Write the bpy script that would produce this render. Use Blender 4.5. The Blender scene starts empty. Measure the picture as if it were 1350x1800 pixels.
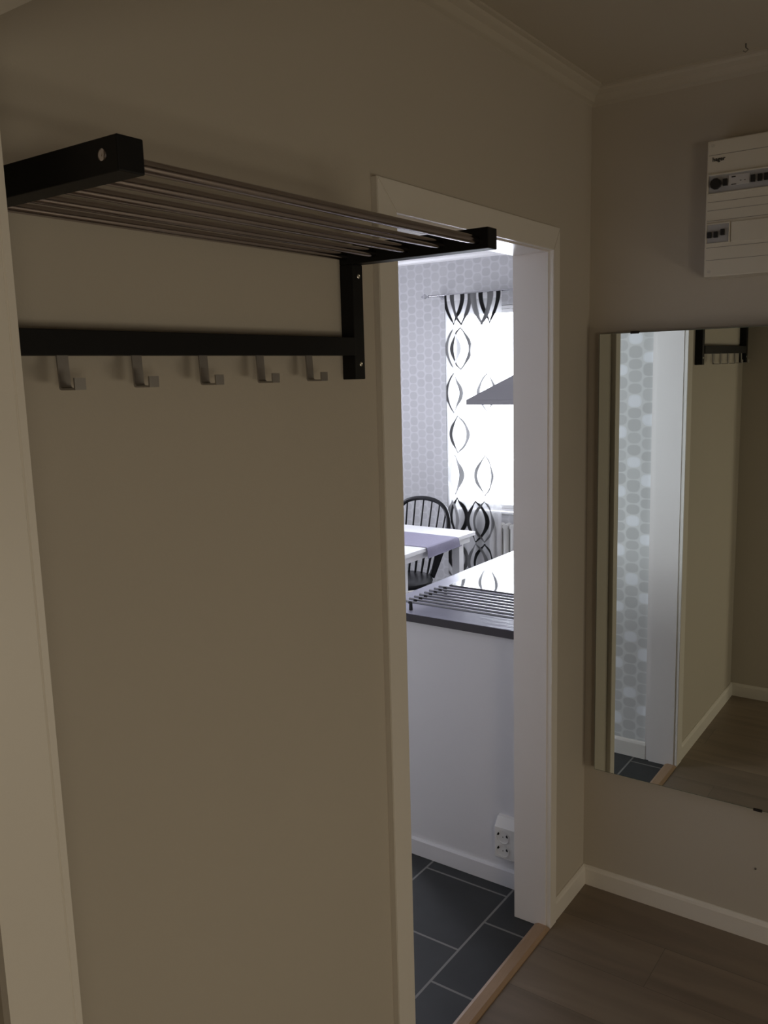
import bpy, bmesh, math, random
from mathutils import Vector, Matrix
random.seed(4)
PI = math.pi
scn = bpy.context.scene
col = scn.collection

# ------------------------------------------------------------------ camera
def make_camera():
    f, yaw, pitch, roll = 1511.293, math.radians(35.48224), math.radians(-9.23133), math.radians(-1.54279)
    cy, sy = math.cos(yaw), math.sin(yaw)
    fw = Vector((cy*math.cos(pitch), sy*math.cos(pitch), math.sin(pitch)))
    r = Vector((sy, -cy, 0)); u = r.cross(fw)
    r2 = math.cos(roll)*r + math.sin(roll)*u
    u2 = -math.sin(roll)*r + math.cos(roll)*u
    M = Matrix((r2, u2, -fw)).transposed().to_4x4()
    M.translation = Vector((-2.50283, -1.01162, 1.68881))
    cd = bpy.data.cameras.new('camera'); cam = bpy.data.objects.new('camera', cd); col.objects.link(cam)
    cam.matrix_world = M
    cd.sensor_fit = 'VERTICAL'; cd.sensor_height = 36.0; cd.lens = f*36.0/1800.0
    cd.clip_start = 0.02; cd.clip_end = 100
    scn.camera = cam
make_camera()

# ------------------------------------------------------------------ light and exposure
EXPOSURE = 0.0
SKY_STRENGTH = 17.0
HALL_POWER = 14.0
ROOM_POWER = 24.0
scn.view_settings.view_transform = 'Standard'
scn.view_settings.look = 'None'
scn.view_settings.gamma = 1.0
scn.view_settings.use_curve_mapping = False
scn.view_settings.exposure = EXPOSURE
world = bpy.data.worlds.new('daylight'); scn.world = world
world.use_nodes = True
bg = world.node_tree.nodes['Background']
bg.inputs[0].default_value = (0.87, 0.88, 1.0, 1); bg.inputs[1].default_value = SKY_STRENGTH
try:
    scn.cycles.use_denoising = True
    scn.cycles.max_bounces = 14; scn.cycles.diffuse_bounces = 8; scn.cycles.glossy_bounces = 6
    scn.cycles.transmission_bounces = 8; scn.cycles.transparent_max_bounces = 12
    scn.cycles.caustics_reflective = False; scn.cycles.caustics_refractive = False
    scn.cycles.sample_clamp_indirect = 6.0
except Exception:
    pass

def area(name, loc, direction, sx, sy, power, color, portal=False):
    ld = bpy.data.lights.new(name, 'AREA'); ld.shape = 'RECTANGLE'; ld.size = sx; ld.size_y = sy
    ld.energy = power; ld.color = color
    o = bpy.data.objects.new(name, ld); col.objects.link(o); o.location = loc
    o.rotation_euler = Vector(direction).to_track_quat('-Z', 'Z').to_euler()
    if portal: ld.cycles.is_portal = True
    return o
area('kitchen_window_portal', (2.88, 1.49, 1.41), (-1, 0, 0), 1.40, 1.40, 1, (1, 1, 1), portal=True)
area('kitchen_side_fill_portal', (1.35, 3.42, 1.42), (0, -1, 0), 0.70, 1.34, 1, (1, 1, 1), portal=True)  # portal of an added, unseen opening that brightens the kitchen
area('hall_fill_light', (-0.95, -2.86, 0.55), (0, 1, -0.30), 1.2, 0.9, HALL_POWER, (1.0, 0.885, 0.68))  # added fill lamp low in the unseen part of the hall
area('entry_fill_light', (-3.60, -3.23, 0.95), (0.15, 1, -0.45), 1.2, 1.1, ROOM_POWER, (1.0, 0.87, 0.66))  # added fill lamp in the unseen room behind the camera

# ------------------------------------------------------------------ materials
MATS = {}
def mat(name, c, rough=0.5, metal=0.0, spec=0.5, coat=0.0, noise=0.0, nscale=20.0, bump=0.0, bscale=200.0, stretch=None, coat_rough=0.1):
    m = bpy.data.materials.new(name); m.use_nodes = True
    nt = m.node_tree; b = nt.nodes['Principled BSDF']
    b.inputs['Base Color'].default_value = (*c, 1); b.inputs['Roughness'].default_value = rough
    b.inputs['Metallic'].default_value = metal; b.inputs['Specular IOR Level'].default_value = spec
    if coat: b.inputs['Coat Weight'].default_value = coat; b.inputs['Coat Roughness'].default_value = coat_rough
    tc = nt.nodes.new('ShaderNodeTexCoord'); vec = tc.outputs['Object']
    if stretch:
        mp = nt.nodes.new('ShaderNodeMapping'); mp.inputs['Scale'].default_value = stretch
        nt.links.new(vec, mp.inputs[0]); vec = mp.outputs[0]
    if noise:
        n = nt.nodes.new('ShaderNodeTexNoise'); n.inputs['Scale'].default_value = nscale; n.inputs['Detail'].default_value = 4
        nt.links.new(vec, n.inputs['Vector'])
        mr = nt.nodes.new('ShaderNodeMapRange'); mr.inputs[3].default_value = 1-noise; mr.inputs[4].default_value = 1+noise
        nt.links.new(n.outputs['Fac'], mr.inputs[0])
        mx = nt.nodes.new('ShaderNodeMix'); mx.data_type = 'RGBA'; mx.blend_type = 'MULTIPLY'; mx.inputs[0].default_value = 1
        mx.inputs[6].default_value = (*c, 1); nt.links.new(mr.outputs[0], mx.inputs[7])
        nt.links.new(mx.outputs[2], b.inputs['Base Color'])
    if bump:
        n2 = nt.nodes.new('ShaderNodeTexNoise'); n2.inputs['Scale'].default_value = bscale; n2.inputs['Detail'].default_value = 3
        nt.links.new(vec, n2.inputs['Vector'])
        bp = nt.nodes.new('ShaderNodeBump'); bp.inputs['Strength'].default_value = bump; bp.inputs['Distance'].default_value = 0.002
        nt.links.new(n2.outputs['Fac'], bp.inputs['Height']); nt.links.new(bp.outputs[0], b.inputs['Normal'])
    MATS[name] = m
    return m

class NT:
    """tiny node helper"""
    def __init__(s, m): s.nt = m.node_tree
    def n(s, t, **k):
        x = s.nt.nodes.new(t)
        for a, v in k.items(): setattr(x, a, v)
        return x
    def l(s, a, b): s.nt.links.new(a, b)
    def m(s, op, a, b=None, c=None):
        x = s.n('ShaderNodeMath', operation=op)
        for i, v in enumerate((a, b, c)):
            if v is None: continue
            if isinstance(v, (int, float)): x.inputs[i].default_value = v
            else: s.l(v, x.inputs[i])
        return x.outputs[0]
    def mix(s, f, a, b):
        x = s.n('ShaderNodeMix', data_type='RGBA')
        if isinstance(f, (int, float)): x.inputs[0].default_value = f
        else: s.l(f, x.inputs[0])
        for i, v in ((6, a), (7, b)):
            if isinstance(v, tuple): x.inputs[i].default_value = (*v, 1)
            else: s.l(v, x.inputs[i])
        return x.outputs[2]

mat('wall_paint', (0.52, 0.475, 0.41), 0.7, noise=0.02, nscale=3, bump=0.12, bscale=260)
mat('ceiling_paint', (0.52, 0.475, 0.40), 0.8, bump=0.08, bscale=150)
mat('kitchen_ceiling_paint', (0.85, 0.85, 0.85), 0.8)
mat('white_trim', (0.75, 0.715, 0.665), 0.38, bump=0.03, bscale=60)
mat('jamb_paint', (0.74, 0.70, 0.68), 0.35)
mat('opening_paint', (0.78, 0.745, 0.69), 0.4)
mat('cove_paint', (0.52, 0.475, 0.405), 0.6)
mat('black_wood', (0.008, 0.008, 0.009), 0.5, bump=0.1, bscale=60, stretch=(1, 1, 1), spec=0.22)
mat('steel', (0.46, 0.42, 0.43), 0.15, metal=1.0, noise=0.05, nscale=40)
mat('dark_steel', (0.22, 0.21, 0.20), 0.32, metal=1.0)
mat('hook_steel', (0.40, 0.385, 0.375), 0.44, metal=1.0)
mat('screw_metal', (0.75, 0.73, 0.65), 0.3, metal=1.0)
mat('black_plastic', (0.012, 0.012, 0.012), 0.4)
mat('rubber', (0.02, 0.02, 0.02), 0.7)
mat('white_plastic', (0.62, 0.59, 0.54), 0.45)
mat('box_plastic', (0.66, 0.62, 0.54), 0.45)
mat('box_groove', (0.30, 0.28, 0.25), 0.6)
mat('module_grey', (0.42, 0.42, 0.44), 0.45)
mat('module_label', (0.55, 0.54, 0.55), 0.5)
mat('switch_black', (0.015, 0.014, 0.016), 0.4)
mat('socket_white', (0.80, 0.78, 0.76), 0.35)
mat('panel_white', (0.76, 0.75, 0.78), 0.4)
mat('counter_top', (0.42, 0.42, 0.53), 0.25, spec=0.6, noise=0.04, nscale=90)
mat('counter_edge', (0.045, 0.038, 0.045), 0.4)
mat('hob_glass', (0.02, 0.02, 0.022), 0.04, coat=1.0, coat_rough=0.02)
mat('hood_steel', (0.40, 0.39, 0.42), 0.38, metal=0.75, noise=0.04, nscale=6, stretch=(1, 1, 12))
mat('table_white', (0.93, 0.93, 0.94), 0.3)
mat('runner_cloth', (0.24, 0.225, 0.31), 0.9, noise=0.12, nscale=120, bump=0.4, bscale=500)
mat('chair_black', (0.008, 0.008, 0.010), 0.35, spec=0.3)
mat('radiator_white', (0.80, 0.79, 0.76), 0.4)
mat('rod_chrome', (0.45, 0.45, 0.47), 0.25, metal=1.0)
mat('rack_steel', (0.24, 0.24, 0.25), 0.25, metal=1.0)
mat('clear_finial', (0.55, 0.55, 0.58), 0.15, metal=0.6)
mat('oak', (0.36, 0.235, 0.14), 0.5, noise=0.15, nscale=30, stretch=(1, 12, 12))
mat('dark_gap', (0.02, 0.018, 0.015), 0.9)
mat('frame_white', (0.85, 0.85, 0.85), 0.35)
mat('mirror_backing', (0.12, 0.11, 0.09), 0.7)
mat('chip_shade_black', (0.015, 0.012, 0.01), 0.8)
mat('text_black', (0.02, 0.02, 0.02), 0.5)

def mirror_mat():
    m = mat('mirror_silver', (0.84, 0.885, 0.835), 0.0, metal=1.0); return m
mirror_mat()
mat('mirror_edge', (0.16, 0.20, 0.16), 0.15)

def glass_mat():
    m = bpy.data.materials.new('window_glass'); m.use_nodes = True; N = NT(m)
    for x in list(m.node_tree.nodes): m.node_tree.nodes.remove(x)
    out = N.n('ShaderNodeOutputMaterial'); t = N.n('ShaderNodeBsdfTransparent'); g = N.n('ShaderNodeBsdfGlossy')
    t.inputs[0].default_value = (0.95, 0.97, 0.96, 1); g.inputs['Roughness'].default_value = 0.0
    fr = N.n('ShaderNodeFresnel'); fr.inputs[0].default_value = 1.45
    mx = N.n('ShaderNodeMixShader'); N.l(fr.outputs[0], mx.inputs[0]); N.l(t.outputs[0], mx.inputs[1]); N.l(g.outputs[0], mx.inputs[2])
    N.l(mx.outputs[0], out.inputs[0]); MATS['window_glass'] = m
glass_mat()

def curtain_mat():
    m = bpy.data.materials.new('curtain_sheer'); m.use_nodes = True; N = NT(m)
    for x in list(m.node_tree.nodes): m.node_tree.nodes.remove(x)
    out = N.n('ShaderNodeOutputMaterial')
    at = N.n('ShaderNodeVertexColor', layer_name='pattern')
    d = N.n('ShaderNodeBsdfDiffuse'); t = N.n('ShaderNodeBsdfTranslucent'); tr = N.n('ShaderNodeBsdfTransparent')
    N.l(at.outputs[0], d.inputs[0])
    gm = N.n('ShaderNodeGamma'); gm.inputs[1].default_value = 2.3; N.l(at.outputs[0], gm.inputs[0]); N.l(gm.outputs[0], t.inputs[0])
    m1 = N.n('ShaderNodeMixShader'); m1.inputs[0].default_value = 0.45
    N.l(d.outputs[0], m1.inputs[1]); N.l(t.outputs[0], m1.inputs[2])
    # woven sheer: the printed threads are denser than the ground cloth
    m2 = N.n('ShaderNodeMixShader'); N.l(at.outputs[1], m2.inputs[0])
    N.l(tr.outputs[0], m2.inputs[1]); N.l(m1.outputs[0], m2.inputs[2])
    N.l(m2.outputs[0], out.inputs[0]); MATS['curtain_sheer'] = m
curtain_mat()

def laminate_mat():
    m = mat('laminate', (0.2, 0.15, 0.11), 0.42); N = NT(m); b = m.node_tree.nodes['Principled BSDF']
    tc = N.n('ShaderNodeTexCoord'); sp = N.n('ShaderNodeSeparateXYZ'); N.l(tc.outputs['Object'], sp.inputs[0])
    pw, pl = 0.19, 1.28
    xi = N.m('FLOOR', N.m('DIVIDE', sp.outputs[0], pw))
    off = N.m('FRACT', N.m('MULTIPLY', xi, 0.37))
    yi = N.m('FLOOR', N.m('ADD', N.m('DIVIDE', sp.outputs[1], pl), off))
    cb = N.n('ShaderNodeCombineXYZ'); N.l(xi, cb.inputs[0]); N.l(yi, cb.inputs[1])
    wn = N.n('ShaderNodeTexWhiteNoise', noise_dimensions='3D'); N.l(cb.outputs[0], wn.inputs['Vector'])
    mp = N.n('ShaderNodeMapping'); mp.inputs['Scale'].default_value = (14, 1.6, 1)
    ad = N.n('ShaderNodeVectorMath', operation='ADD'); N.l(tc.outputs['Object'], ad.inputs[0]); N.l(wn.outputs['Color'], ad.inputs[1])
    N.l(ad.outputs[0], mp.inputs[0])
    n = N.n('ShaderNodeTexNoise'); n.inputs['Scale'].default_value = 1.0; n.inputs['Detail'].default_value = 6; n.inputs['Distortion'].default_value = 0.6
    N.l(mp.outputs[0], n.inputs['Vector'])
    c1 = N.mix(n.outputs['Fac'], (0.125, 0.092, 0.064), (0.30, 0.235, 0.17))
    tone = N.m('ADD', 0.88, N.m('MULTIPLY', wn.outputs['Value'], 0.2))
    fx = N.m('FRACT', N.m('DIVIDE', sp.outputs[0], pw))
    fy = N.m('FRACT', N.m('ADD', N.m('DIVIDE', sp.outputs[1], pl), off))
    gx = N.m('LESS_THAN', fx, 0.010); gy = N.m('LESS_THAN', fy, 0.0016)
    g = N.m('MAXIMUM', gx, gy)
    x = N.n('ShaderNodeMix', data_type='RGBA', blend_type='MULTIPLY'); x.inputs[0].default_value = 1
    N.l(c1, x.inputs[6]); N.l(tone, x.inputs[7])
    N.l(N.mix(N.m('MULTIPLY', g, 0.45), x.outputs[2], (0.04, 0.028, 0.02)), b.inputs['Base Color'])
    bp = N.n('ShaderNodeBump'); bp.inputs['Strength'].default_value = 0.1; bp.inputs['Distance'].default_value = 0.001
    N.l(n.outputs['Fac'], bp.inputs['Height']); N.l(bp.outputs[0], b.inputs['Normal'])
laminate_mat()

def slate_mat():
    """31 cm slate tiles in running bond: rows along x, joints at y = .172 + k*.309"""
    m = mat('slate_tiles', (0.05, 0.055, 0.06), 0.5); N = NT(m); b = m.node_tree.nodes['Principled BSDF']
    tc = N.n('ShaderNodeTexCoord'); sp = N.n('ShaderNodeSeparateXYZ'); N.l(tc.outputs['Object'], sp.inputs[0])
    P = 0.3105
    v = N.m('DIVIDE', N.m('SUBTRACT', sp.outputs[1], 0.1715), P)
    vi = N.m('FLOOR', v); fv = N.m('FRACT', v)
    odd = N.m('MULTIPLY', N.m('FRACT', N.m('MULTIPLY', N.m('ADD', vi, 100), 0.5)), 1.0)   # 0 or .5
    uu = N.m('ADD', N.m('DIVIDE', N.m('ADD', sp.outputs[0], 0.2135), P), odd)
    ui = N.m('FLOOR', uu); fu = N.m('FRACT', uu)
    e = 0.0115
    du = N.m('MINIMUM', fu, N.m('SUBTRACT', 1.0, fu)); dv = N.m('MINIMUM', fv, N.m('SUBTRACT', 1.0, fv))
    g = N.m('LESS_THAN', N.m('MINIMUM', du, dv), e)
    cb = N.n('ShaderNodeCombineXYZ'); N.l(ui, cb.inputs[0]); N.l(vi, cb.inputs[1])
    wn = N.n('ShaderNodeTexWhiteNoise', noise_dimensions='3D'); N.l(cb.outputs[0], wn.inputs['Vector'])
    n = N.n('ShaderNodeTexNoise'); n.inputs['Scale'].default_value = 9; n.inputs['Detail'].default_value = 8
    N.l(tc.outputs['Object'], n.inputs['Vector'])
    f = N.m('ADD', N.m('MULTIPLY', n.outputs['Fac'], 0.8), N.m('MULTIPLY', wn.outputs['Value'], 0.25))
    c = N.mix(f, (0.014, 0.016, 0.0175), (0.040, 0.044, 0.047))
    N.l(N.mix(g, c, (0.21, 0.205, 0.195)), b.inputs['Base Color'])
    bp = N.n('ShaderNodeBump'); bp.inputs['Strength'].default_value = 0.4; bp.inputs['Distance'].default_value = 0.002
    N.l(N.m('SUBTRACT', N.m('MULTIPLY', n.outputs['Fac'], 0.5), g), bp.inputs['Height']); N.l(bp.outputs[0], b.inputs['Normal'])
slate_mat()

def pebble_mat(name, axis, pu, pv, shift, whites, c1, c2, c3):
    """wallpaper of stacked rounded pebbles in offset columns, a few printed white"""
    m = mat(name, (0.6, 0.6, 0.6), 0.65); N = NT(m); b = m.node_tree.nodes['Principled BSDF']
    tc = N.n('ShaderNodeTexCoord'); sp = N.n('ShaderNodeSeparateXYZ'); N.l(tc.outputs['Object'], sp.inputs[0])
    u = N.m('DIVIDE', N.m('ADD', sp.outputs[axis], shift), pu); ui = N.m('FLOOR', u); fu = N.m('SUBTRACT', N.m('FRACT', u), 0.5)
    odd = N.m('FRACT', N.m('MULTIPLY', N.m('ADD', ui, 200), 0.5))
    v = N.m('ADD', N.m('DIVIDE', sp.outputs[2], pv), odd)
    nz = N.n('ShaderNodeTexNoise', noise_dimensions='1D'); nz.inputs['Scale'].default_value = 0.6
    N.l(N.m('ADD', v, N.m('MULTIPLY', ui, 17.0)), nz.inputs['W'])
    v = N.m('ADD', v, N.m('MULTIPLY', nz.outputs['Fac'], 0.45))
    vi = N.m('FLOOR', v); fv = N.m('SUBTRACT', N.m('FRACT', v), 0.5)
    cb = N.n('ShaderNodeCombineXYZ'); N.l(ui, cb.inputs[0]); N.l(vi, cb.inputs[1])
    wn = N.n('ShaderNodeTexWhiteNoise', noise_dimensions='3D'); N.l(cb.outputs[0], wn.inputs['Vector'])
    # superellipse distance
    du = N.m('POWER', N.m('ABSOLUTE', N.m('DIVIDE', fu, 0.48)), 2.6)
    dv = N.m('POWER', N.m('ABSOLUTE', N.m('DIVIDE', fv, 0.47)), 2.6)
    d = N.m('ADD', du, dv)
    mask = N.n('ShaderNodeMapRange', interpolation_type='SMOOTHSTEP'); N.l(d, mask.inputs[0])
    mask.inputs[1].default_value = 1.2; mask.inputs[2].default_value = 0.62; mask.inputs[3].default_value = 0; mask.inputs[4].default_value = 1
    g1 = N.mix(wn.outputs['Value'], c1, c2)
    ph = N.m('FRACT', N.m('DIVIDE', N.m('ADD', N.m('ADD', vi, N.m('MULTIPLY', ui, 3.0)), 500.5), 5.0))
    white = N.m('MULTIPLY', N.m('LESS_THAN', ph, 0.2), whites)
    ring = N.m('LESS_THAN', N.m('ABSOLUTE', N.m('SUBTRACT', d, 0.62)), 0.10)
    wcol = N.mix(N.m('MULTIPLY', ring, 0.35), (0.86, 0.87, 0.90), (0.74, 0.75, 0.77))
    g2 = N.mix(white, g1, wcol)
    N.l(N.mix(mask.outputs[0], c3, g2), b.inputs['Base Color'])
pebble_mat('wallpaper_west', 1, 0.060, 0.050, 0.012, 1.0, (0.56, 0.56, 0.55), (0.62, 0.62, 0.61), (0.72, 0.72, 0.71))
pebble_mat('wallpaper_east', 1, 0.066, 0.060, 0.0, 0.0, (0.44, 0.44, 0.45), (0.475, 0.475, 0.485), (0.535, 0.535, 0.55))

# ------------------------------------------------------------------ mesh helpers
def BM(): return bmesh.new()
def box(bm, x0, x1, y0, y1, z0, z1, bev=0.0, seg=2):
    r = bmesh.ops.create_cube(bm, size=1.0)
    vs = r['verts']
    for v in vs:
        v.co = Vector((x0+(v.co.x+.5)*(x1-x0), y0+(v.co.y+.5)*(y1-y0), z0+(v.co.z+.5)*(z1-z0)))
    if bev:
        es = list({e for v in vs for e in v.link_edges})
        bmesh.ops.bevel(bm, geom=es, offset=bev, segments=seg, profile=0.5, affect='EDGES')
    return bm
def cyl(bm, p, q, r1, r2=None, seg=16, caps=True):
    p, q = Vector(p), Vector(q); r2 = r1 if r2 is None else r2
    d = q-p; rot = d.to_track_quat('Z', 'Y').to_matrix().to_4x4()
    M = Matrix.Translation((p+q)/2) @ rot
    vs = bmesh.ops.create_cone(bm, cap_ends=caps, segments=seg, radius1=r1, radius2=r2, depth=d.length, matrix=M)['verts']
    for f in {f for v in vs for f in v.link_faces}: f.smooth = True
    return bm
def tube(bm, pts, rad, seg=10, close=True):
    """swept tube along pts; rad is a number or list, or (ra, rb) ellipse"""
    pts = [Vector(p) for p in pts]; n = len(pts); rings = []
    prev = None
    for i, p in enumerate(pts):
        t = (pts[min(i+1, n-1)]-pts[max(i-1, 0)]).normalized()
        if prev is None:
            a = Vector((0, 0, 1)) if abs(t.z) < .9 else Vector((1, 0, 0))
            nx = (a - t*a.dot(t)).normalized()
        else:
            nx = (prev - t*prev.dot(t)).normalized()
        prev = nx; ny = t.cross(nx)
        r = rad[i] if isinstance(rad, (list,)) else rad
        ra, rb = (r if isinstance(r, tuple) else (r, r))
        rings.append([bm.verts.new(p+nx*ra*math.cos(2*PI*k/seg)+ny*rb*math.sin(2*PI*k/seg)) for k in range(seg)])
    for a, b in zip(rings, rings[1:]):
        for k in range(seg): bm.faces.new((a[k], a[(k+1) % seg], b[(k+1) % seg], b[k])).smooth = True
    if close: bm.faces.new(rings[0][::-1]); bm.faces.new(rings[-1])
    return bm
def lathe(bm, prof, c, seg=20, axis='Z'):
    c = Vector(c); rings = []
    for r, h in prof:
        ring = []
        for k in range(seg):
            a = 2*PI*k/seg; u, v = r*math.cos(a), r*math.sin(a)
            P = {'Z': (u, v, h), 'X': (h, u, v), 'Y': (u, h, v)}[axis]
            ring.append(bm.verts.new(c+Vector(P)))
        rings.append(ring)
    for a, b in zip(rings, rings[1:]):
        for k in range(seg): bm.faces.new((a[k], a[(k+1) % seg], b[(k+1) % seg], b[k])).smooth = True
    bm.faces.new(rings[0][::-1]); bm.faces.new(rings[-1])
    return bm
def prism(bm, poly, axis, a0, a1):
    """poly is 2-D in the other two axes (in x,y,z order)"""
    def P(p, t):
        if axis == 'X': return (t, p[0], p[1])
        if axis == 'Y': return (p[0], t, p[1])
        return (p[0], p[1], t)
    A = [bm.verts.new(P(p, a0)) for p in poly]; B = [bm.verts.new(P(p, a1)) for p in poly]
    n = len(poly)
    bm.faces.new(A[::-1]); bm.faces.new(B)
    for k in range(n): bm.faces.new((A[k], A[(k+1) % n], B[(k+1) % n], B[k]))
    return bm
def hexa(bm, P8):
    """bottom 4 then top 4"""
    v = [bm.verts.new(p) for p in P8]
    for f in ((0, 3, 2, 1), (4, 5, 6, 7), (0, 1, 5, 4), (1, 2, 6, 5), (2, 3, 7, 6), (3, 0, 4, 7)): bm.faces.new([v[i] for i in f])
    return bm

def finish(name, bm, m, smooth):
    bmesh.ops.recalc_face_normals(bm, faces=bm.faces)
    for e in bm.edges:
        if len(e.link_faces) == 2 and e.calc_face_angle() > 0.66: e.smooth = False
    me = bpy.data.meshes.new(name)
    bm.to_mesh(me); bm.free()
    me.materials.append(MATS[m])
    if not smooth:
        for p in me.polygons: p.use_smooth = False
    return me
def origin_of(p):
    o = Vector((0, 0, 0))
    while p is not None: o = o + p.location; p = p.parent
    return o
def obj(name, bm, m, parent=None, smooth=True, label=None):
    me = finish(name, bm, m, smooth)
    o = bpy.data.objects.new(name, me); col.objects.link(o)
    if parent is not None:
        off = origin_of(parent); o.parent = parent
    else:
        xs = [v.co for v in me.vertices]
        off = Vector(((min(v.x for v in xs)+max(v.x for v in xs))/2, (min(v.y for v in xs)+max(v.y for v in xs))/2, min(v.z for v in xs)))
        o.location = off
    me.transform(Matrix.Translation(-off))
    if label: o['label'] = label
    return o
def thing(name, loc, label, cat, group=None):
    o = bpy.data.objects.new(name, None); col.objects.link(o); o.location = loc; o.empty_display_size = 0.1
    o['label'] = label; o['category'] = cat
    if group: o['group'] = group
    return o
def tag(o, label, cat, group=None):
    o['label'] = label; o['category'] = cat
    if group: o['group'] = group
    return o
def struct(name, bm, m, smooth=False, label=None, world_origin=True):
    me = finish(name, bm, m, smooth); o = bpy.data.objects.new(name, me); col.objects.link(o)
    o['kind'] = 'structure'
    if label: o['label'] = label
    return o

# ------------------------------------------------------------------ setting
XD, XK, ZC = -1.985, 2.70, 2.47        # wall between hall and entry, kitchen window wall, ceiling
JL, JR = -1.028, -0.293                # door jamb faces
CL, CR = -1.032, -0.289                # casing inner edges
WT = 0.105

# hall wall with the kitchen doorway
b = BM()
box(b, XD-.10, JL-.014, 0, WT, 0, ZC)
box(b, JR+.014, XK+.1, 0, WT, 0, ZC)
box(b, JL-.014, JR+.014, 0, WT, 2.010, ZC)
struct('wall_left', b, 'wall_paint', label='beige painted hall wall with the kitchen doorway')
# end wall with the mirror
b = BM(); box(b, 0, .10, -2.85, 0, 0, ZC)
struct('wall_right', b, 'wall_paint', label='beige painted hall end wall behind the mirror')
# wall the photograph is taken through: opening y -2.20..-0.186
b = BM()
box(b, XD-.09, XD, -.186, 0, 0, ZC)
box(b, XD-.09, XD, -2.8, -2.20, 0, ZC)
box(b, XD-.09, XD, -2.20, -.186, 2.045, ZC)
struct('wall_front', b, 'wall_paint', label='beige wall on the camera side with a white lined opening')
# back wall of the hall with an opening added for the unseen fill lamp
b = BM()
box(b, XD-.09, -1.55, -2.85, -2.75, 0, ZC); box(b, -.35, .10, -2.85, -2.75, 0, ZC)
box(b, -1.55, -.35, -2.85, -2.75, 0, .10); box(b, -1.55, -.35, -2.85, -2.75, 1.00, ZC)
box(b, -1.65, -.25, -2.97, -2.90, 0, 1.10)
box(b, -1.65, -1.55, -2.90, -2.85, 0, 1.1); box(b, -.35, -.25, -2.90, -2.85, 0, 1.1); box(b, -1.55, -.35, -2.90, -2.85, 0, .10); box(b, -1.55, -.35, -2.90, -2.85, 1.00, 1.10)
struct('wall_back', b, 'wall_paint')
# entry room shell behind the camera
b = BM()
box(b, -5.0, -4.9, -3.3, 1.3, 0, ZC)
struct('wall_entry_west', b, 'wall_paint')
b = BM(); box(b, -5.0, XD-.09, 1.2, 1.3, 0, ZC); struct('wall_entry_north', b, 'wall_paint')
b = BM(); box(b, -5.0, -4.3, -3.3, -3.2, 0, ZC); box(b, -2.9, XD-.09, -3.3, -3.2, 0, ZC); box(b, -4.3, -2.9, -3.3, -3.2, 0, .30); box(b, -4.3, -2.9, -3.3, -3.2, 1.50, ZC); box(b, -4.4, -2.8, -3.4, -3.3, .20, 1.60)  # opening added for the entry fill lamp, no known window
box(b, XD-.19, XD-.09, -3.2, -2.80, 0, ZC); struct('wall_entry_south', b, 'wall_paint')
b = BM(); box(b, XD-.19, XD-.09, .0, 1.25, 0, ZC); struct('wall_entry_east', b, 'wall_paint')

# floors
b = BM(); box(b, -5.0, .10, -3.8, -.004, -.1, 0); box(b, -5.0, XD-.08, -.004, 1.3, -.1, 0)
struct('floor', b, 'laminate', label='grey-brown wood laminate floor of the hall')
b = BM(); box(b, -1.15, XK+.1, -.004, 3.5, -.1, -0.001)
struct('floor_kitchen', b, 'slate_tiles', label='dark slate tile floor of the kitchen with pale joints')
# ceiling
b = BM(); box(b, -5.0, .10, -3.8, .05, ZC, ZC+.1); box(b, -5.0, XD-.08, .05, 1.3, ZC, ZC+.1)
struct('ceiling', b, 'ceiling_paint', label='hall ceiling')
b = BM(); box(b, -1.15, XK+.1, .05, 3.5, ZC, ZC+.1)
struct('ceiling_kitchen', b, 'kitchen_ceiling_paint', label='white kitchen ceiling')

# kitchen walls
b = BM(); box(b, -1.145, -1.045, WT, 3.4, 0, ZC); struct('wall_kitchen_west', b, 'wallpaper_west', label='kitchen wall in pebble patterned wallpaper, seen in the mirror')
b = BM(); 
box(b, -1.145, 1.0, 3.4, 3.5, 0, ZC); box(b, 1.7, XK+.1, 3.4, 3.5, 0, ZC); box(b, 1.0, 1.7, 3.4, 3.5, 0, .75); box(b, 1.0, 1.7, 3.4, 3.5, 2.09, ZC)  # unseen opening added to let more sky light in
struct('wall_kitchen_north', b, 'wallpaper_east')
WY0, WY1, WZ0, WZ1 = 0.80, 2.140, 0.712, 2.105
b = BM()
box(b, XK, XK+.16, WT, WY0, 0, ZC); box(b, XK, XK+.16, WY1, 3.5, 0, ZC)
box(b, XK, XK+.16, WY0, WY1, 0, WZ0); box(b, XK, XK+.16, WY0, WY1, WZ1, ZC)
struct('wall_kitchen_east', b, 'wallpaper_east', label='kitchen window wall in grey pebble patterned wallpaper')

# coving
def cove(name, p0, p1, out, s=0.046, m='cove_paint'):
    """p0->p1 along the wall foot of the ceiling; out = unit vector away from the wall"""
    p0, p1, out = Vector(p0), Vector(p1), Vector(out)
    prof = [(0, 0), (s, 0), (s, -.006), (s*.80, -.008), (s*.70, -.014), (s*.42, -.022), (s*.30, -.034), (s*.28, -.038), (.004, -s+.003), (0, -s)]
    b = BM(); A = []; B = []
    d = (p1-p0).normalized()
    for o_, z in prof:
        A.append(b.verts.new(p0+out*o_+d*(o_)+Vector((0, 0, z)))); B.append(b.verts.new(p1+out*o_-d*(o_)+Vector((0, 0, z))))
    n = len(prof)
    b.faces.new(A); b.faces.new(B[::-1])
    for k in range(n): b.faces.new((A[k], A[(k+1) % n], B[(k+1) % n], B[k]))
    return struct(name, b, m)
cove('trim_1', (XD, 0, ZC), (0, 0, ZC), (0, -1, 0)).__setitem__('label', 'white ceiling coving along the doorway wall')
cove('trim_2', (0, 0, ZC), (0, -2.75, ZC), (-1, 0, 0)).__setitem__('label', 'white ceiling coving above the mirror wall')
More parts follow.
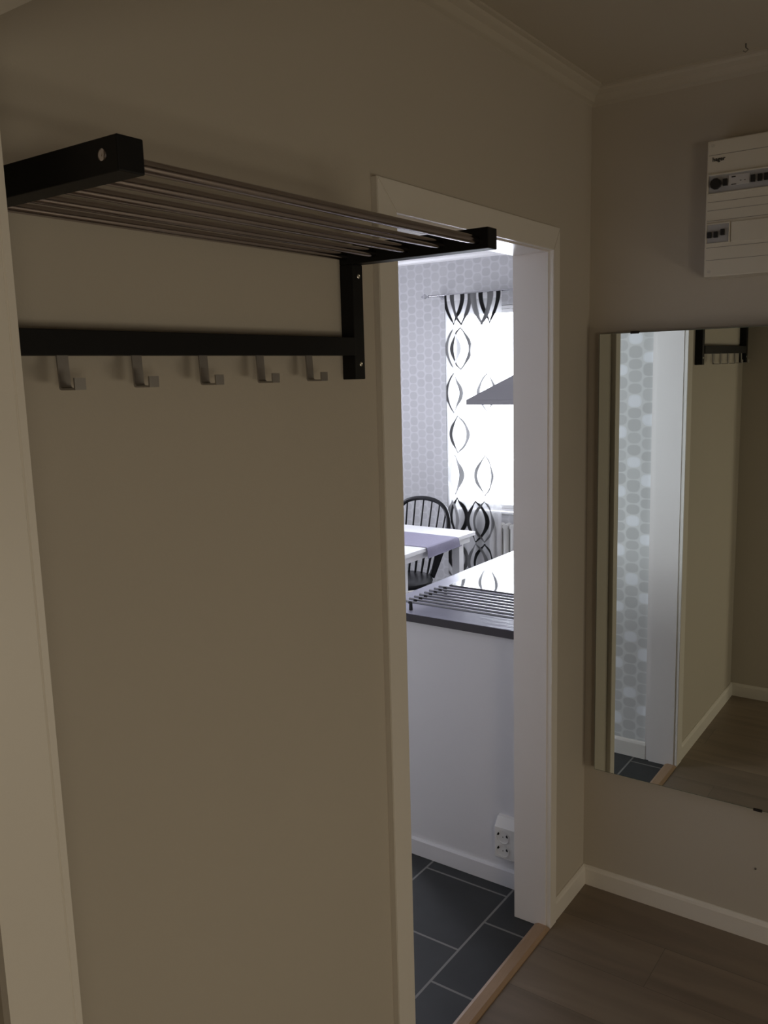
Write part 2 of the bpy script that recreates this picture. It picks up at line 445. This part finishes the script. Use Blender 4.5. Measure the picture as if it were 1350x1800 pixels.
cove('trim_9', (XK, 3.4, ZC), (XK, WT, ZC), (-1, 0, 0), m='frame_white').__setitem__('label', 'white kitchen coving above the window wall')
cove('trim_10', (-1.045, WT, ZC), (-1.045, 3.4, ZC), (1, 0, 0))

# baseboards
def baseboard(name, p0, p1, out, h=0.066, t=0.012, ends=(0, 0), m='white_trim'):
    p0, p1, out = Vector(p0), Vector(p1), Vector(out); d = (p1-p0).normalized()
    prof = [(0, 0), (t, 0), (t, h-.012), (t*.75, h-.005), (t*.35, h), (0, h)]
    b = BM(); A = []; B = []
    for o_, z in prof:
        A.append(b.verts.new(p0+out*o_+d*o_*ends[0]+Vector((0, 0, z)))); B.append(b.verts.new(p1+out*o_-d*o_*ends[1]+Vector((0, 0, z))))
    n = len(prof)
    b.faces.new(A); b.faces.new(B[::-1])
    for k in range(n): b.faces.new((A[k], A[(k+1) % n], B[(k+1) % n], B[k]))
    return struct(name, b, m)
baseboard('baseboard_left', (-.247, 0, 0), (0, 0, 0), (0, -1, 0), ends=(0, 1))['label'] = 'white baseboard between the door casing and the corner'
baseboard('baseboard_rack', (XD, 0, 0), (CL-.072, 0, 0), (0, -1, 0), ends=(1, 0))['label'] = 'white baseboard under the coat rack, seen in the mirror'
baseboard('baseboard_right', (0, 0, 0), (0, -2.75, 0), (-1, 0, 0), ends=(1, 1))['label'] = 'white baseboard along the mirror wall'
baseboard('baseboard_front', (XD, -.186, 0), (XD, 0, 0), (1, 0, 0), ends=(0, 1))
baseboard('baseboard_kitchen_west', (-1.045, WT+.016, 0), (-1.045, 3.4, 0), (1, 0, 0), h=.075)
baseboard('baseboard_kitchen_east', (XK, 3.4, 0), (XK, WT, 0), (-1, 0, 0), h=.075)

# door lining of the kitchen doorway (jambs and head) and mitred casing
b = BM()
box(b, JL-.014, JL, 0.0, WT, 0, 2.010); box(b, JR, JR+.014, 0.0, WT, 0, 2.010); box(b, JL, JR, 0.0, WT, 1.996, 2.010)
struct('trim_3', b, 'jamb_paint', label='white door lining of the kitchen doorway')
def casing(y0, y1, sgn):
    T, zi = 2.060, 2.000
    ol, orr = CL-.066, CR+.040
    g = 0.0011
    parts = []
    b = BM(); prism(b, [(ol, 0), (CL, 0), (CL, zi-g), (ol, T-g)], 'Y', y0, y1); parts.append(b)
    b = BM(); prism(b, [(ol, T), (CL, zi), (CR-.0, zi), (orr, T)], 'Y', y0, y1); parts.append(b)
    b = BM(); prism(b, [(CR, 0), (orr, 0), (orr, T-.0002), (CR, zi-.0002)], 'Y', y0, y1); parts.append(b)
    return parts
root = bpy.data.objects.new('trim_4', None); col.objects.link(root); root.location = ((CL+CR)/2, 0, 0)
root['kind'] = 'structure'; root['label'] = 'white mitred casing around the kitchen doorway'
for p, nm in zip(casing(-.015, 0, 1), ('left_casing', 'head_casing', 'right_casing')):
    bmesh.ops.bevel(p, geom=[e for e in p.edges if abs(e.verts[0].co.y+.015) < 1e-5 and abs(e.verts[1].co.y+.015) < 1e-5], offset=.0014, segments=2, affect='EDGES')
    obj(nm, p, 'white_trim', root, smooth=False)
b = BM(); box(b, -1.045, JL-.007, WT+.002, WT+.018, 0, 2.04); struct('trim_11', b, 'jamb_paint')
# white lining of the opening the photo is taken through
b = BM()
prism(b, [(XD-.09, -.20), (XD-.017, -.20), (XD-.0155, -.1985), (XD-.014, -.20), (XD-.006, -.20), (XD-.006, -.1865), (XD-.09, -.1865)], 'Z', 0, 2.0445)
box(b, XD-.09, XD-.006, -2.1995, -.2, 2.031, 2.0445)
box(b, XD-.09, XD-.006, -2.1995, -2.186, 0, 2.031)
struct('trim_5', b, 'opening_paint', label='white lining of the opening in the left foreground')
# oak threshold
b = BM(); prism(b, [(-.014, 0), (.034, 0), (.034, .004), (.024, .009), (-.004, .009), (-.014, .004)], 'X', JL, JR)
struct('trim_12', b, 'oak', label='oak threshold strip between laminate and slate')

# ------------------------------------------------------------------ kitchen window
root = bpy.data.objects.new('window_1', None); col.objects.link(root); root.location = (XK+.1, (WY0+WY1)/2, WZ0)
root['kind'] = 'structure'; root['label'] = 'white framed kitchen window full of daylight behind the sheer curtain'
def rect_frame(b, x0, x1, y0, y1, z0, z1, w, bev=.003):
    box(b, x0, x1, y0, y0+w, z0, z1, bev); box(b, x0, x1, y1-w, y1, z0, z1, bev)
    box(b, x0, x1, y0+w, y1-w, z0, z0+w, bev); box(b, x0, x1, y0+w, y1-w, z1-w, z1, bev)
b = BM(); rect_frame(b, XK+.012, XK+.067, WY0+.002, WY1-.002, WZ0+.014, WZ1-.002, .022); obj('window_frame', b, 'frame_white', root)
ym = 1.40
for y0, y1 in ((WY0+.025, ym-.003), (ym+.003, WY1-.025)):
    b = BM(); rect_frame(b, XK+.004, XK+.052, y0, y1, WZ0+.038, WZ1-.026, .024); s = obj('sash', b, 'frame_white', root)
    b = BM(); box(b, XK+.028, XK+.032, y0+.024, y1-.024, WZ0+.062, WZ1-.050); obj('pane', b, 'window_glass', s)
b = BM(); box(b, XK-.012, XK+.012, WY0-.02, WY1+.0, WZ0-.002, WZ0+.013, .004); obj('window_sill', b, 'frame_white', root)

# ------------------------------------------------------------------ coat rack
AR = (XD+.044, XD+.076)      # near arm x
NR = thing('coat_rack', (-1.56, 0, 1.677), 'black wooden wall coat rack with a shelf of five steel rods and five hooks', 'coat rack')
XN0, XN1, XF0, XF1 = -1.941, -1.909, -1.205, -1.174
ZT, ZB = 1.920, 1.886
for x0, x1 in ((XN0, XN1), (XF0, XF1)):
    b = BM(); box(b, x0, x1, -.030, 0, 1.677, ZB, .0015); up = obj('upright', b, 'black_wood', NR)
    b = BM(); box(b, x0, x1, -.311, 0, ZB, ZT, .0015); a = obj('arm', b, 'black_wood', NR)
    cx = (x0+x1)/2+.002
    for z in (1.865, 1.705):
        b = BM(); lathe(b, [(.0042, 0), (.0042, -.001), (.0030, -.0016), (.0018, -.0008), (.0001, -.0008)], (cx, -.030, z), 16, 'Y')
        obj('screw', b, 'screw_metal', up)
    if x0 == XN0:
        b = BM(); lathe(b, [(.0062, 0), (.0058, -.0012), (.0035, -.002), (.0015, -.0014), (.0001, -.0014)], (x0, -.288, 1.9035), 20, 'X')
        obj('screw', b, 'steel', a)
b = BM(); box(b, XN1, XF0, -.033, -.008, 1.721, 1.754, .0012); obj('hook_rail', b, 'black_wood', NR)
for y in (-.289, -.219, -.148, -.077, -.013):
    b = BM(); cyl(b, (XN1-.002, y, 1.9005), (XF0+.002, y, 1.9005), .0074, seg=24); obj('rod', b, 'steel', NR)
def hook_bm(x):
    b = BM(); w, t = .0165, .0026
    prof = [(-.0295, 1.722), (-.0315, 1.6825), (-.0325, 1.6805), (-.035, 1.6795), (-.060, 1.6795), (-.060, 1.692)]
    inner = [(-.060-t, 1.692), (-.060-t, 1.6795-t), (-.034, 1.6795-t), (-.0300, 1.6778), (-.0289, 1.681), (-.0295+t, 1.722)]
    prism(b, prof+inner, 'X', x, x+w)
    return b
for x in (-1.834, -1.716, -1.592, -1.468, -1.345):
    obj('hook', hook_bm(x), 'hook_steel', NR, smooth=False)

# ------------------------------------------------------------------ mirror
MX = -.028
MR = thing('wall_mirror', (-.014, -.40, .421), 'frameless rectangular wall mirror hanging on the right wall', 'mirror')
b = BM(); box(b, MX, MX+.005, -.76, -.045, .421, 1.782, .0008, 1); gl = obj('mirror_glass', b, 'mirror_silver', MR, smooth=False)
b = BM(); rect_frame(b, MX+.0002, MX+.0052, -.7606, -.0444, .4204, 1.7826, .0016, 0); obj('glass_edge', b, 'mirror_edge', MR, smooth=False)
b = BM(); box(b, MX+.006, -.001, -.74, -.065, .441, 1.762); obj('backing_board', b, 'mirror_backing', MR, smooth=False)
def clip(y, z, up):
    b = BM(); s = 1 if up else -1
    box(b, MX-.003, MX+.008, y-.012, y+.012, min(z, z+s*.003), max(z, z+s*.003), .0008)
    box(b, MX-.003, MX-.0008, y-.012, y+.012, min(z-s*.004, z), max(z-s*.004, z), .0006)
    return b
for y in (-.150, -.62):
    obj('clip', clip(y, 1.783, True), 'chip_shade_black', MR)
for y in (-.535,):
    obj('clip', clip(y, .4205, False), 'chip_shade_black', MR)
MR.rotation_euler = (0, math.radians(-.17), 0)

# ------------------------------------------------------------------ fuse box
FX = -.078
F = thing('fuse_box', (FX/2, -.56, 1.915), 'off-white plastic fuse box with two rows of grey breakers above the mirror', 'fuse box')
b = BM(); box(b, FX, 0, -.78, -.349, 1.915, 2.259, .003); obj('housing', b, 'box_plastic', F)
b = BM()
for z in (2.222, 2.084, 2.105+.0, 1.990, 1.958, 2.058):
    box(b, FX-.0004, FX+.001, -.775, -.354, z-.0007, z+.0007)
obj('cover_grooves', b, 'box_groove', F, smooth=False)
b = BM(); box(b, FX-.002, FX+.001, -.77, -.3555, 2.127, 2.1705); st = obj('breaker_row', b, 'module_grey', F, smooth=False)
b = BM(); rect_frame(b, FX-.006, FX, -.775, -.352, 2.1225, 2.1745, .004, .001); obj('row_frame', b, 'box_plastic', st)
b = BM(); box(b, FX-.004, FX-.002, -.457, -.405, 2.140, 2.166, .0008); obj('label_plate', b, 'module_label', st)
b = BM(); box(b, FX-.0046, FX-.004, -.423, -.413, 2.1595, 2.1625); box(b, FX-.0046, FX-.004, -.425, -.413, 2.1415, 2.1432); box(b, FX-.0046, FX-.004, -.4375, -.434, 2.149, 2.1505); box(b, FX-.0046, FX-.004, -.4475, -.444, 2.149, 2.1505)
obj('printed_marks', b, 'text_black', st, smooth=False)
b = BM(); lathe(b, [(.0142, 0), (.0142, -.009), (.0125, -.012), (.0001, -.012)], (FX-.001, -.3745, 2.149), 10, 'X'); obj('dial', b, 'switch_black', st, smooth=False)
for y in (-.3975, -.4655, -.4820, -.4975, -.5140, -.5305, -.5470):
    b = BM(); box(b, FX-.009, FX-.001, y-.0052, y+.0052, 2.1415, 2.1590, .001); obj('switch', b, 'switch_black', st)
b = BM(); box(b, FX-.002, FX+.001, -.409, -.3555, 2.002, 2.0475); st2 = obj('breaker_block', b, 'module_grey', F, smooth=False)
b = BM(); rect_frame(b, FX-.005, FX, -.4135, -.352, 1.998, 2.0515, .0035, .001); obj('block_frame', b, 'box_plastic', st2)
for y, z in ((-.3625, 2.021), (-.3785, 2.021), (-.3955, 2.0255)):
    b = BM(); box(b, FX-.009, FX-.001, y-.0050, y+.0050, z-.007, z+.0085, .001); obj('switch', b, 'switch_black', st2)
b = BM(); box(b, FX-.004, FX, -.77, -.416, 2.000, 2.050, .001); obj('blank_cover', b, 'box_plastic', F)
for y, z in ((-.3625, 2.246), (-.3625, 1.929)):
    b = BM(); lathe(b, [(.0052, 0), (.0052, -.0014), (.0030, -.0014), (.0022, -.0006), (.0001, -.0006)], (FX, y, z), 18, 'X'); obj('screw', b, 'white_plastic', F)
def text_mesh(txt, size, M, name, m, parent, depth=.0005, shear=0.0, offset=0.0):
    cu = bpy.data.curves.new(name, 'FONT'); cu.body = txt; cu.size = size; cu.extrude = depth; cu.offset = offset; cu.shear = shear
    o = bpy.data.objects.new(name+'_tmp', cu); col.objects.link(o)
    dg = bpy.context.evaluated_depsgraph_get(); dg.update()
    me = bpy.data.meshes.new_from_object(o.evaluated_get(dg)); me.name = name
    bpy.data.objects.remove(o)
    me.transform(M); me.transform(Matrix.Translation(-origin_of(parent)))
    me.materials.clear(); me.materials.append(MATS[m])
    n = bpy.data.objects.new(name, me); col.objects.link(n); n.parent = parent
    return n
# text reads along -y, up +z, facing -x
RM = Matrix(((0, 0, -1), (-1, 0, 0), (0, 1, 0))).to_4x4()
text_mesh('hager', .0145, Matrix.Translation((FX-.0006, -.3625, 2.2065)) @ RM, 'brand_lettering', 'text_black', F, offset=.0003)

# small marks on the wall and ceiling
b = BM(); lathe(b, [(.0030, 0), (.0030, -.002), (.0001, -.003)], (0, -.531, .223), 12, 'X')
tag(obj('wall_screw', b, 'dark_steel'), 'tiny dark screw left in the wall below the mirror', 'screw')
b = BM(); cyl(b, (-.10, -.44, ZC), (-.10, -.44, ZC-.010), .0016, seg=8); tube(b, [(-.10, -.44, ZC-.010), (-.10, -.446, ZC-.015), (-.10, -.440, ZC-.020), (-.10, -.434, ZC-.016)], .0012, 6)
tag(obj('ceiling_hook', b, 'dark_steel'), 'tiny screw hook in the ceiling near the coving', 'hook')

# ------------------------------------------------------------------ peninsula
XP = -.158
K = thing('kitchen_cabinet', (.65, .40, 0), 'white base cabinet with a plain end panel just inside the doorway', 'cabinet')
b = BM(); box(b, XP, 1.55, WT+.001, .672, .0, .855, .001); obj('body', b, 'panel_white', K, smooth=False)
b = BM()
prism(b, [(XP, 0), (XP-.010, 0), (XP-.010, .056), (XP-.006, .062), (XP, .062)], 'Y', WT+.002, .682); obj('plinth', b, 'panel_white', K, smooth=False)
b = BM()
for i in range(3):
    x0 = XP+.02+i*.56; box(b, x0, x0+.55, .672, .690, .10, .850, .002)
obj('door_fronts', b, 'panel_white', K)
WTOP = thing('worktop', (.68, .40, .856), 'dark worktop with a pale reflecting top on the white cabinet', 'worktop')
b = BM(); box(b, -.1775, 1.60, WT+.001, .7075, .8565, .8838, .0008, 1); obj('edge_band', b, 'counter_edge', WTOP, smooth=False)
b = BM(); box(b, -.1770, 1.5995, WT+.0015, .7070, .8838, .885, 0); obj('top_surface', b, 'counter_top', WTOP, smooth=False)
# hob
H = thing('ceramic_hob', (.50, .37, .885), 'black glass ceramic hob reflecting the window, set in the worktop', 'hob')
b = BM(); box(b, .212, .79, .13, .627, .8852, .8900, .0012); obj('glass_plate', b, 'hob_glass', H)
b = BM(); rect_frame(b, .2105, .7915, .1285, .6285, .8851, .8893, .0012, 0); obj('steel_rim', b, 'dark_steel', H, smooth=False)
# roll-up drying rack of steel rods
R = thing('roll_up_drying_rack', (-.02, .36, .885), 'roll-up drying rack of steel rods lying on the worktop before the hob', 'drying rack')
for i in range(8):
    x = -.137+i*.0325
    b = BM(); tube(b, [(x, .600, .913), (x, .10+.012, .913)], .0042, 12); obj('rod', b, 'rack_steel', R)
for y in (.573, .15):
    for i in range(8):
        x = -.137+i*.0325
        b = BM(); box(b, x-.008, x+.008, y-.006, y+.006, .9075, .9155, .002)
        if i in (0, 7): cyl(b, (x, y, .8852), (x, y, .909), .0065, .0055, 12)
        obj('rubber_foot' if i in (0, 7) else 'rubber_link', b, 'rubber', R)
    b = BM(); tube(b, [(-.137, y, .9085), (-.137+7*.0325, y, .9085)], .0022, 6); obj('rubber_cord', b, 'rubber', R)

# sockets on the end panel
S = thing('double_socket', (XP-.02, .187, .112), 'white double power socket on the cabinet end beside the door lining', 'power socket')
sx = XP-.034
b = BM(); prism(b, [(XP, .112), (sx+.004, .112), (sx, .116), (sx, .220), (XP-.012, .248), (XP, .250)], 'Y', .148, .2265)
b2 = b
# (x,z) polygon is extruded along y
obj('housing', b2, 'socket_white', S, smooth=False)
for z in (.190, .142):
    b = BM(); lathe(b, [(.0215, .0), (.0235, -.0025), (.0235, -.004), (.0205, -.004), (.0200, -.0012), (.0001, -.0012)], (sx+.001, .1975, z), 28, 'X'); so = obj('socket_face', b, 'socket_white', S)
    for dy, dz in ((.0185, .004), (-.0185, .002)):
        b = BM(); lathe(b, [(.0050, 0), (.0050, -.0034), (.0001, -.0034)], (sx+.001, .1975+dy*.92, z+dz+.004), 12, 'X'); obj('recess_shade', b, 'chip_shade_black', so)  # black discs: shade inside the socket recess, put in as colour
    b = BM(); lathe(b, [(.0016, 0), (.0016, -.0022), (.0001, -.0022)], (sx+.001, .1965, z), 10, 'X'); obj('centre_screw', b, 'chip_shade_black', so)

# ------------------------------------------------------------------ cooker hood
C = thing('cooker_hood', (.50, .32, 1.558), 'grey steel canopy cooker hood above the hob', 'cooker hood')
hx0, hx1, hy0, hy1, hz = .20, .80, WT+.001, .542, 1.565
b = BM(); box(b, hx0, hx1, hy0, hy1, hz, hz+.018, .001); obj('lip', b, 'hood_steel', C, smooth=False)
b = BM()
t = .30
hexa(b, [(hx0, hy0, hz+.018), (hx1, hy0, hz+.018), (hx1, hy1, hz+.018), (hx0, hy1, hz+.018),
         (hx0+.165, hy0, hz+.018+.142), (hx1-.165, hy0, hz+.160), (hx1-.165, hy0+.24, hz+.160), (hx0+.165, hy0+.24, hz+.160)])
b.free()
b = BM(); prism(b, [(hy0, hz+.018), (hy1, hz+.018), (hy0+.26, hz+.097), (hy0+.20, hz+.125), (hy0, hz+.125)], 'X', hx0, hx1)
obj('canopy', b, 'hood_steel', C, smooth=False)
b = BM(); box(b, .37, .63, hy0, hy0+.22, hz+.125, ZC-.001, .001); obj('chimney', b, 'hood_steel', C, smooth=False)

# ------------------------------------------------------------------ table, runner
T = thing('dining_table', (1.51, 2.10, 0), 'white dining table with square legs by the kitchen window', 'table')
TX0, TX1, TY0, TY1 = 1.11, 1.885, 1.455, 2.80
b = BM(); box(b, TX0, TX1, TY0, TY1, .722, .745, .002); obj('tabletop', b, 'table_white', T)
b = BM(); 
box(b, TX0+.03, TX1-.03, TY0+.022, TY0+.04, .684, .722); box(b, TX0+.03, TX1-.03, TY1-.04, TY1-.022, .684, .722)
box(b, TX0+.03, TX0+.048, TY0+.04, TY1-.04, .684, .722); box(b, TX1-.048, TX1-.03, TY0+.04, TY1-.04, .684, .722)
obj('apron', b, 'table_white', T, smooth=False)
for x in (TX0+.065, TX1-.115):
    for y in (TY0+.045, TY1-.095):
        b = BM(); box(b, x, x+.050, y, y+.050, 0, .722, .002); obj('leg', b, 'table_white', T)
# runner
def runner():
    b = BM(); x0, x1 = 1.338, 1.672
    prof = [(2.60, .7482)]
    for k in range(12): prof.append((2.6-(k+1)/12*(2.6-1.462), .7482+.0006*math.sin(k*1.7)))
    prof += [(1.456, .7482), (1.4480, .744), (1.4435, .733), (1.4420, .720), (1.4405, .706), (1.4395, .697), (1.4370, .6950), (1.4385, .6935)]
    nx = 14; rows = []
    for (y, z) in prof:
        row = []
        for i in range(nx+1):
            u = i/nx; x = x0+(x1-x0)*u
            hang = max(0, (.745-z)/.05)
            row.append((x+.006*hang*(u-.3), y-.003*hang*math.sin(u*9), z-.004*hang*(1-u)))
        rows.append(row)
    top = [[b.verts.new(p) for p in r] for r in rows]
    bot = [[b.verts.new((p[0], p[1]+(.0016 if p[2] < .742 else 0), p[2]-(.0010 if p[2] >= .742 else 0))) for p in r] for r in rows]
    n = len(rows)
    for j in range(n-1):
        for i in range(nx):
            b.faces.new((top[j][i], top[j][i+1], top[j+1][i+1], top[j+1][i])).smooth = True
            b.faces.new((bot[j][i], bot[j+1][i], bot[j+1][i+1], bot[j][i+1]))
    for j in range(n-1):
        b.faces.new((top[j][0], top[j+1][0], bot[j+1][0], bot[j][0])); b.faces.new((top[j][nx], bot[j][nx], bot[j+1][nx], top[j+1][nx]))
    for i in range(nx):
        b.faces.new((top[-1][i], top[-1][i+1], bot[-1][i+1], bot[-1][i])); b.faces.new((top[0][i], bot[0][i], bot[0][i+1], top[0][i+1]))
    return b
ru = thing('table_runner', (1.505, 2.03, .745), 'grey-violet cloth runner hanging over the near end of the white table', 'table runner')
obj('cloth', runner(), 'runner_cloth', ru)
b = BM(); cyl(b, (1.330, 1.4365, .6905), (1.692, 1.4365, .6975), .0022, seg=8); obj('hem_rod', b, 'runner_cloth', ru)

# ------------------------------------------------------------------ windsor chair
W = thing('windsor_chair', (1.74, 1.905, 0), 'black bow-back spindle chair tucked under the window side of the table', 'chair')
Y0 = 1.905
def xb(z): return 1.915+(z-.43)*.24
# seat: rounded shield
b = BM()
N_ = 36; ringT = []; 
for lvl, (sc, z) in enumerate(((.90, .408), (.985, .416), (1.0, .428), (.985, .438), (.93, .442), (.55, .436), (.2, .433))):
    ring = []
    for k in range(N_):
        a = 2*PI*k/N_
        rx = .215*(1+.05*math.cos(2*a)); ry = .215*(1 - .08*math.cos(a))
        ring.append(b.verts.new((1.73+rx*math.cos(a)*sc, Y0+ry*math.sin(a)*sc, z)))
    ringT.append(ring)
for a_, b_ in zip(ringT, ringT[1:]):
    for k in range(N_): b.faces.new((a_[k], a_[(k+1) % N_], b_[(k+1) % N_], b_[k])).smooth = True
b.faces.new(ringT[0][::-1]); b.faces.new(ringT[-1])
obj('seat', b, 'chair_black', W)
prof = [(.425, .118), (.47, .135), (.53, .155), (.60, .176), (.67, .192), (.735, .199), (.785, .193), (.825, .175), (.855, .150), (.877, .115), (.889, .075), (.895, .036), (.897, 0)]
pts = [(xb(z), Y0-h, z) for z, h in prof] + [(xb(z), Y0+h, z) for z, h in prof[::-1][1:]]
def cr(P, n=4):
    out = []
    P = [Vector(p) for p in P]
    for i in range(len(P)-1):
        p0, p1, p2, p3 = P[max(i-1, 0)], P[i], P[i+1], P[min(i+2, len(P)-1)]
        for k in range(n):
            t = k/n; out.append(.5*((2*p1)+(-p0+p2)*t+(2*p0-5*p1+4*p2-p3)*t*t+(-p0+3*p1-3*p2+p3)*t**3))
    out.append(P[-1]); return out
b = BM(); cp = cr(pts, 3); n = len(cp)
rr = [(.0138, .0138+.010*abs(2*i/(n-1)-1)**4) for i in range(n)]
tube(b, cp, rr, 12); obj('bow', b, 'chair_black', W)
for k in range(-3, 4):
    top_h = (0, .059, .114, .163)[abs(k)]*(1 if k >= 0 else -1); bot_h = (0, .046, .090, .118)[abs(k)]*(1 if k >= 0 else -1)
    zt = {0: .893, 1: .886, 2: .868, 3: .822}[abs(k)]
    f = (zt-.73)/.3
    yt = Y0+top_h+(top_h-bot_h)*f*.6
    b = BM(); tube(b, [(xb(.43)-.008, Y0+bot_h, .430), (xb(.55)-.004, Y0+bot_h+(top_h-bot_h)*.45, .56), (xb(.73), Y0+top_h, .73), (xb(zt), yt, zt)], [.0065, .0085, .006, .0055], 8)
    obj('spindle', b, 'chair_black', W)
legs = []
for sx_, sy_ in ((1, 1), (1, -1), (-1, 1), (-1, -1)):
    p = Vector((1.73+sx_*.125, Y0+sy_*.125, .412)); q = Vector((1.73+sx_*.20, Y0+sy_*.19, 0))
    pts = [p+(q-p)*t for t in (0, .1, .35, .42, .45, .48, .8, 1)]
    b = BM(); tube(b, pts, [.012, .014, .020, .017, .012, .017, .015, .009], 12); obj('leg', b, 'chair_black', W); legs.append((p, q))
b = BM()
def at(i, t): return legs[i][0]+(legs[i][1]-legs[i][0])*t
tube(b, [at(0, .55), (at(0, .55)+at(2, .55))/2, at(2, .55)], [.007, .011, .007], 8)
tube(b, [at(1, .55), (at(1, .55)+at(3, .55))/2, at(3, .55)], [.007, .011, .007], 8)
tube(b, [(at(0, .55)+at(2, .55))/2, (at(1, .55)+at(3, .55))/2], .008, 8)
obj('stretcher', b, 'chair_black', W)

# ------------------------------------------------------------------ radiator
RD = thing('radiator', (2.66, 1.36, .13), 'white column radiator on the wall under the kitchen window', 'radiator')
b = BM()
for i in range(16):
    y = 1.745-i*.052
    for x in (2.640, 2.675):
        tube(b, [(x, y, .16), (x, y, .630)], (.0195), 12)
    tube(b, [(2.622, y, .635), (2.692, y, .635)], (.018, .021), 12); tube(b, [(2.622, y, .155), (2.692, y, .155)], (.018, .021), 12)
obj('columns', b, 'radiator_white', RD)
for y in (1.69, 1.02):
    b = BM(); box(b, 2.685, XK, y-.012, y+.012, .14, .165); obj('bracket', b, 'radiator_white', RD)

# ------------------------------------------------------------------ curtain rod and curtain
CX = 2.600
RD2 = thing('curtain_rod', (CX, 1.5, 2.185), 'thin metal curtain rod with a faceted pointed finial above the window', 'curtain rod')
b = BM(); cyl(b, (CX, 2.205, 2.190), (CX, .55, 2.190), .0065, seg=14); obj('rod', b, 'rod_chrome', RD2)
for ye, s in ((2.205, 1), (.55, -1)):
    b = BM(); lathe(b, [(.0085, -.006), (.010, 0), (.0085, .006), (.006, .008), (.008, .012), (.017, .026), (.0165, .032), (.0085, .048), (.0005, .062)] if s > 0 else
                    [(.0005, -.062), (.0085, -.048), (.0165, -.032), (.017, -.026), (.008, -.012), (.0085, 0)], (CX, ye, 2.190), 7, 'Y')
    obj('finial', b, 'clear_finial', RD2, smooth=False)
for y in (2.155, .60):
    b = BM(); cyl(b, (CX, y, 2.190), (XK, y, 2.190), .005, seg=10); lathe(b, [(.018, -.003), (.018, 0), (.010, .0)], (XK-.002, y, 2.190), 14, 'X'); obj('bracket', b, 'rod_chrome', RD2)

LENS = [  # centre s, top z, bottom z, half width, left shade, right shade, stroke
    (.070, 2.36, 1.985, .078, .03, .04, .026), (.127, 2.36, 1.982, .078, .13, .15, .028),
    (.342, 2.36, 1.982, .074, .03, .03, .026), (.284, 2.36, 1.978, .078, .26, .22, .038),
    (.122, 1.972, 1.690, .078, .12, .24, .024), (.060, 1.968, 1.70, .060, .25, .55, .022),
    (.330, 1.960, 1.690, .078, .72, .70, .016), (.255, 1.95, 1.68, .06, .74, .62, .013),
    (.062, 1.672, 1.400, .068, .14, .36, .020), (.322, 1.675, 1.405, .070, .40, .36, .018),
    (.102, 1.385, 1.130, .076, .14, .36, .024), (.335, 1.385, 1.130, .076, .70, .72, .014),
    (.070, 1.118, .840, .062, .58, .38, .026), (.030, 1.10, .86, .05, .66, .70, .016), (.302, 1.120, .845, .070, .34, .32, .020),
    (.088, .826, .545, .076, .04, .05, .028), (.040, .80, .53, .06, .30, .34, .030),
    (.238, .810, .520, .086, .05, .03, .026), (.295, .810, .520, .082, .20, .22, .024),
    (.296, .512, .230, .082, .03, .03, .026), (.238, .516, .230, .080, .22, .24, .024), (.080, .535, .25, .08, .05, .22, .024), (.030, .53, .24, .07, .3, .3, .02),
]
def curtain():
    s0, s1, z0, z1 = 0.0, .430, .06, 2.186
    nx, nz = 172, 560
    me = bpy.data.meshes.new('curtain')
    V, Fc, cols = [], [], []
    for j in range(nz+1):
        z = z0+(z1-z0)*j/nz; h = (z-z0)/(z1-z0)
        narrow = 1-.03*(1-h)
        for i in range(nx+1):
            s = s0+(s1-s0)*i/nx
            y = 2.066-s*narrow
            x = CX-.022 + .014*math.sin(s*44+.6*math.sin(h*3))*(.55+.45*(1-h)) + .005*math.sin(s*97+h*2)
            x = CX-.022 + (x-CX+.022)*(1 if h < .93 else 1-.75*(h-.93)/.07)
            V.append((x, y, z))
            shade, cover = .82, .50
            for (sc, zt, zb, A, cl, crr, w) in LENS:
                if not (zb < z < zt): continue
                t = (z-(zt+zb)/2)/((zt-zb)/2); sh = (1-abs(t)**1.75)
                hw = A*1.08*sh; sw = w*(.30+.70*sh)*.56
                for side, c in ((-1, cl), (1, crr)):
                    d = abs((s-sc)-side*(hw-sw))
                    if d < sw*1.25:
                        a = min(1, max(0, (sw*1.25-d)/(sw*.25))); a *= 1-max(0, c-.55)*1.5
                        shade = shade*(1-a)+c*a; cover = cover*(1-a)+1.0*a
            if z > 2.145: cover = max(cover, .75)
            cols.append((shade, shade, shade, min(1, cover)))
    for j in range(nz):
        for i in range(nx):
            a = j*(nx+1)+i; Fc.append((a, a+1, a+nx+2, a+nx+1))
    me.from_pydata(V, [], Fc)
    at_ = me.color_attributes.new('pattern', 'FLOAT_COLOR', 'POINT')
    flat = [c for q in cols for c in q]
    at_.data.foreach_set('color', flat)
    for p in me.polygons: p.use_smooth = True
    me.materials.append(MATS['curtain_sheer'])
    off = Vector((CX, 1.87, .06)); me.transform(Matrix.Translation(-off))
    o = bpy.data.objects.new('curtain', me); col.objects.link(o); o.location = off
    return tag(o, 'sheer white curtain printed with chains of black and grey loops', 'curtain')
curtain()
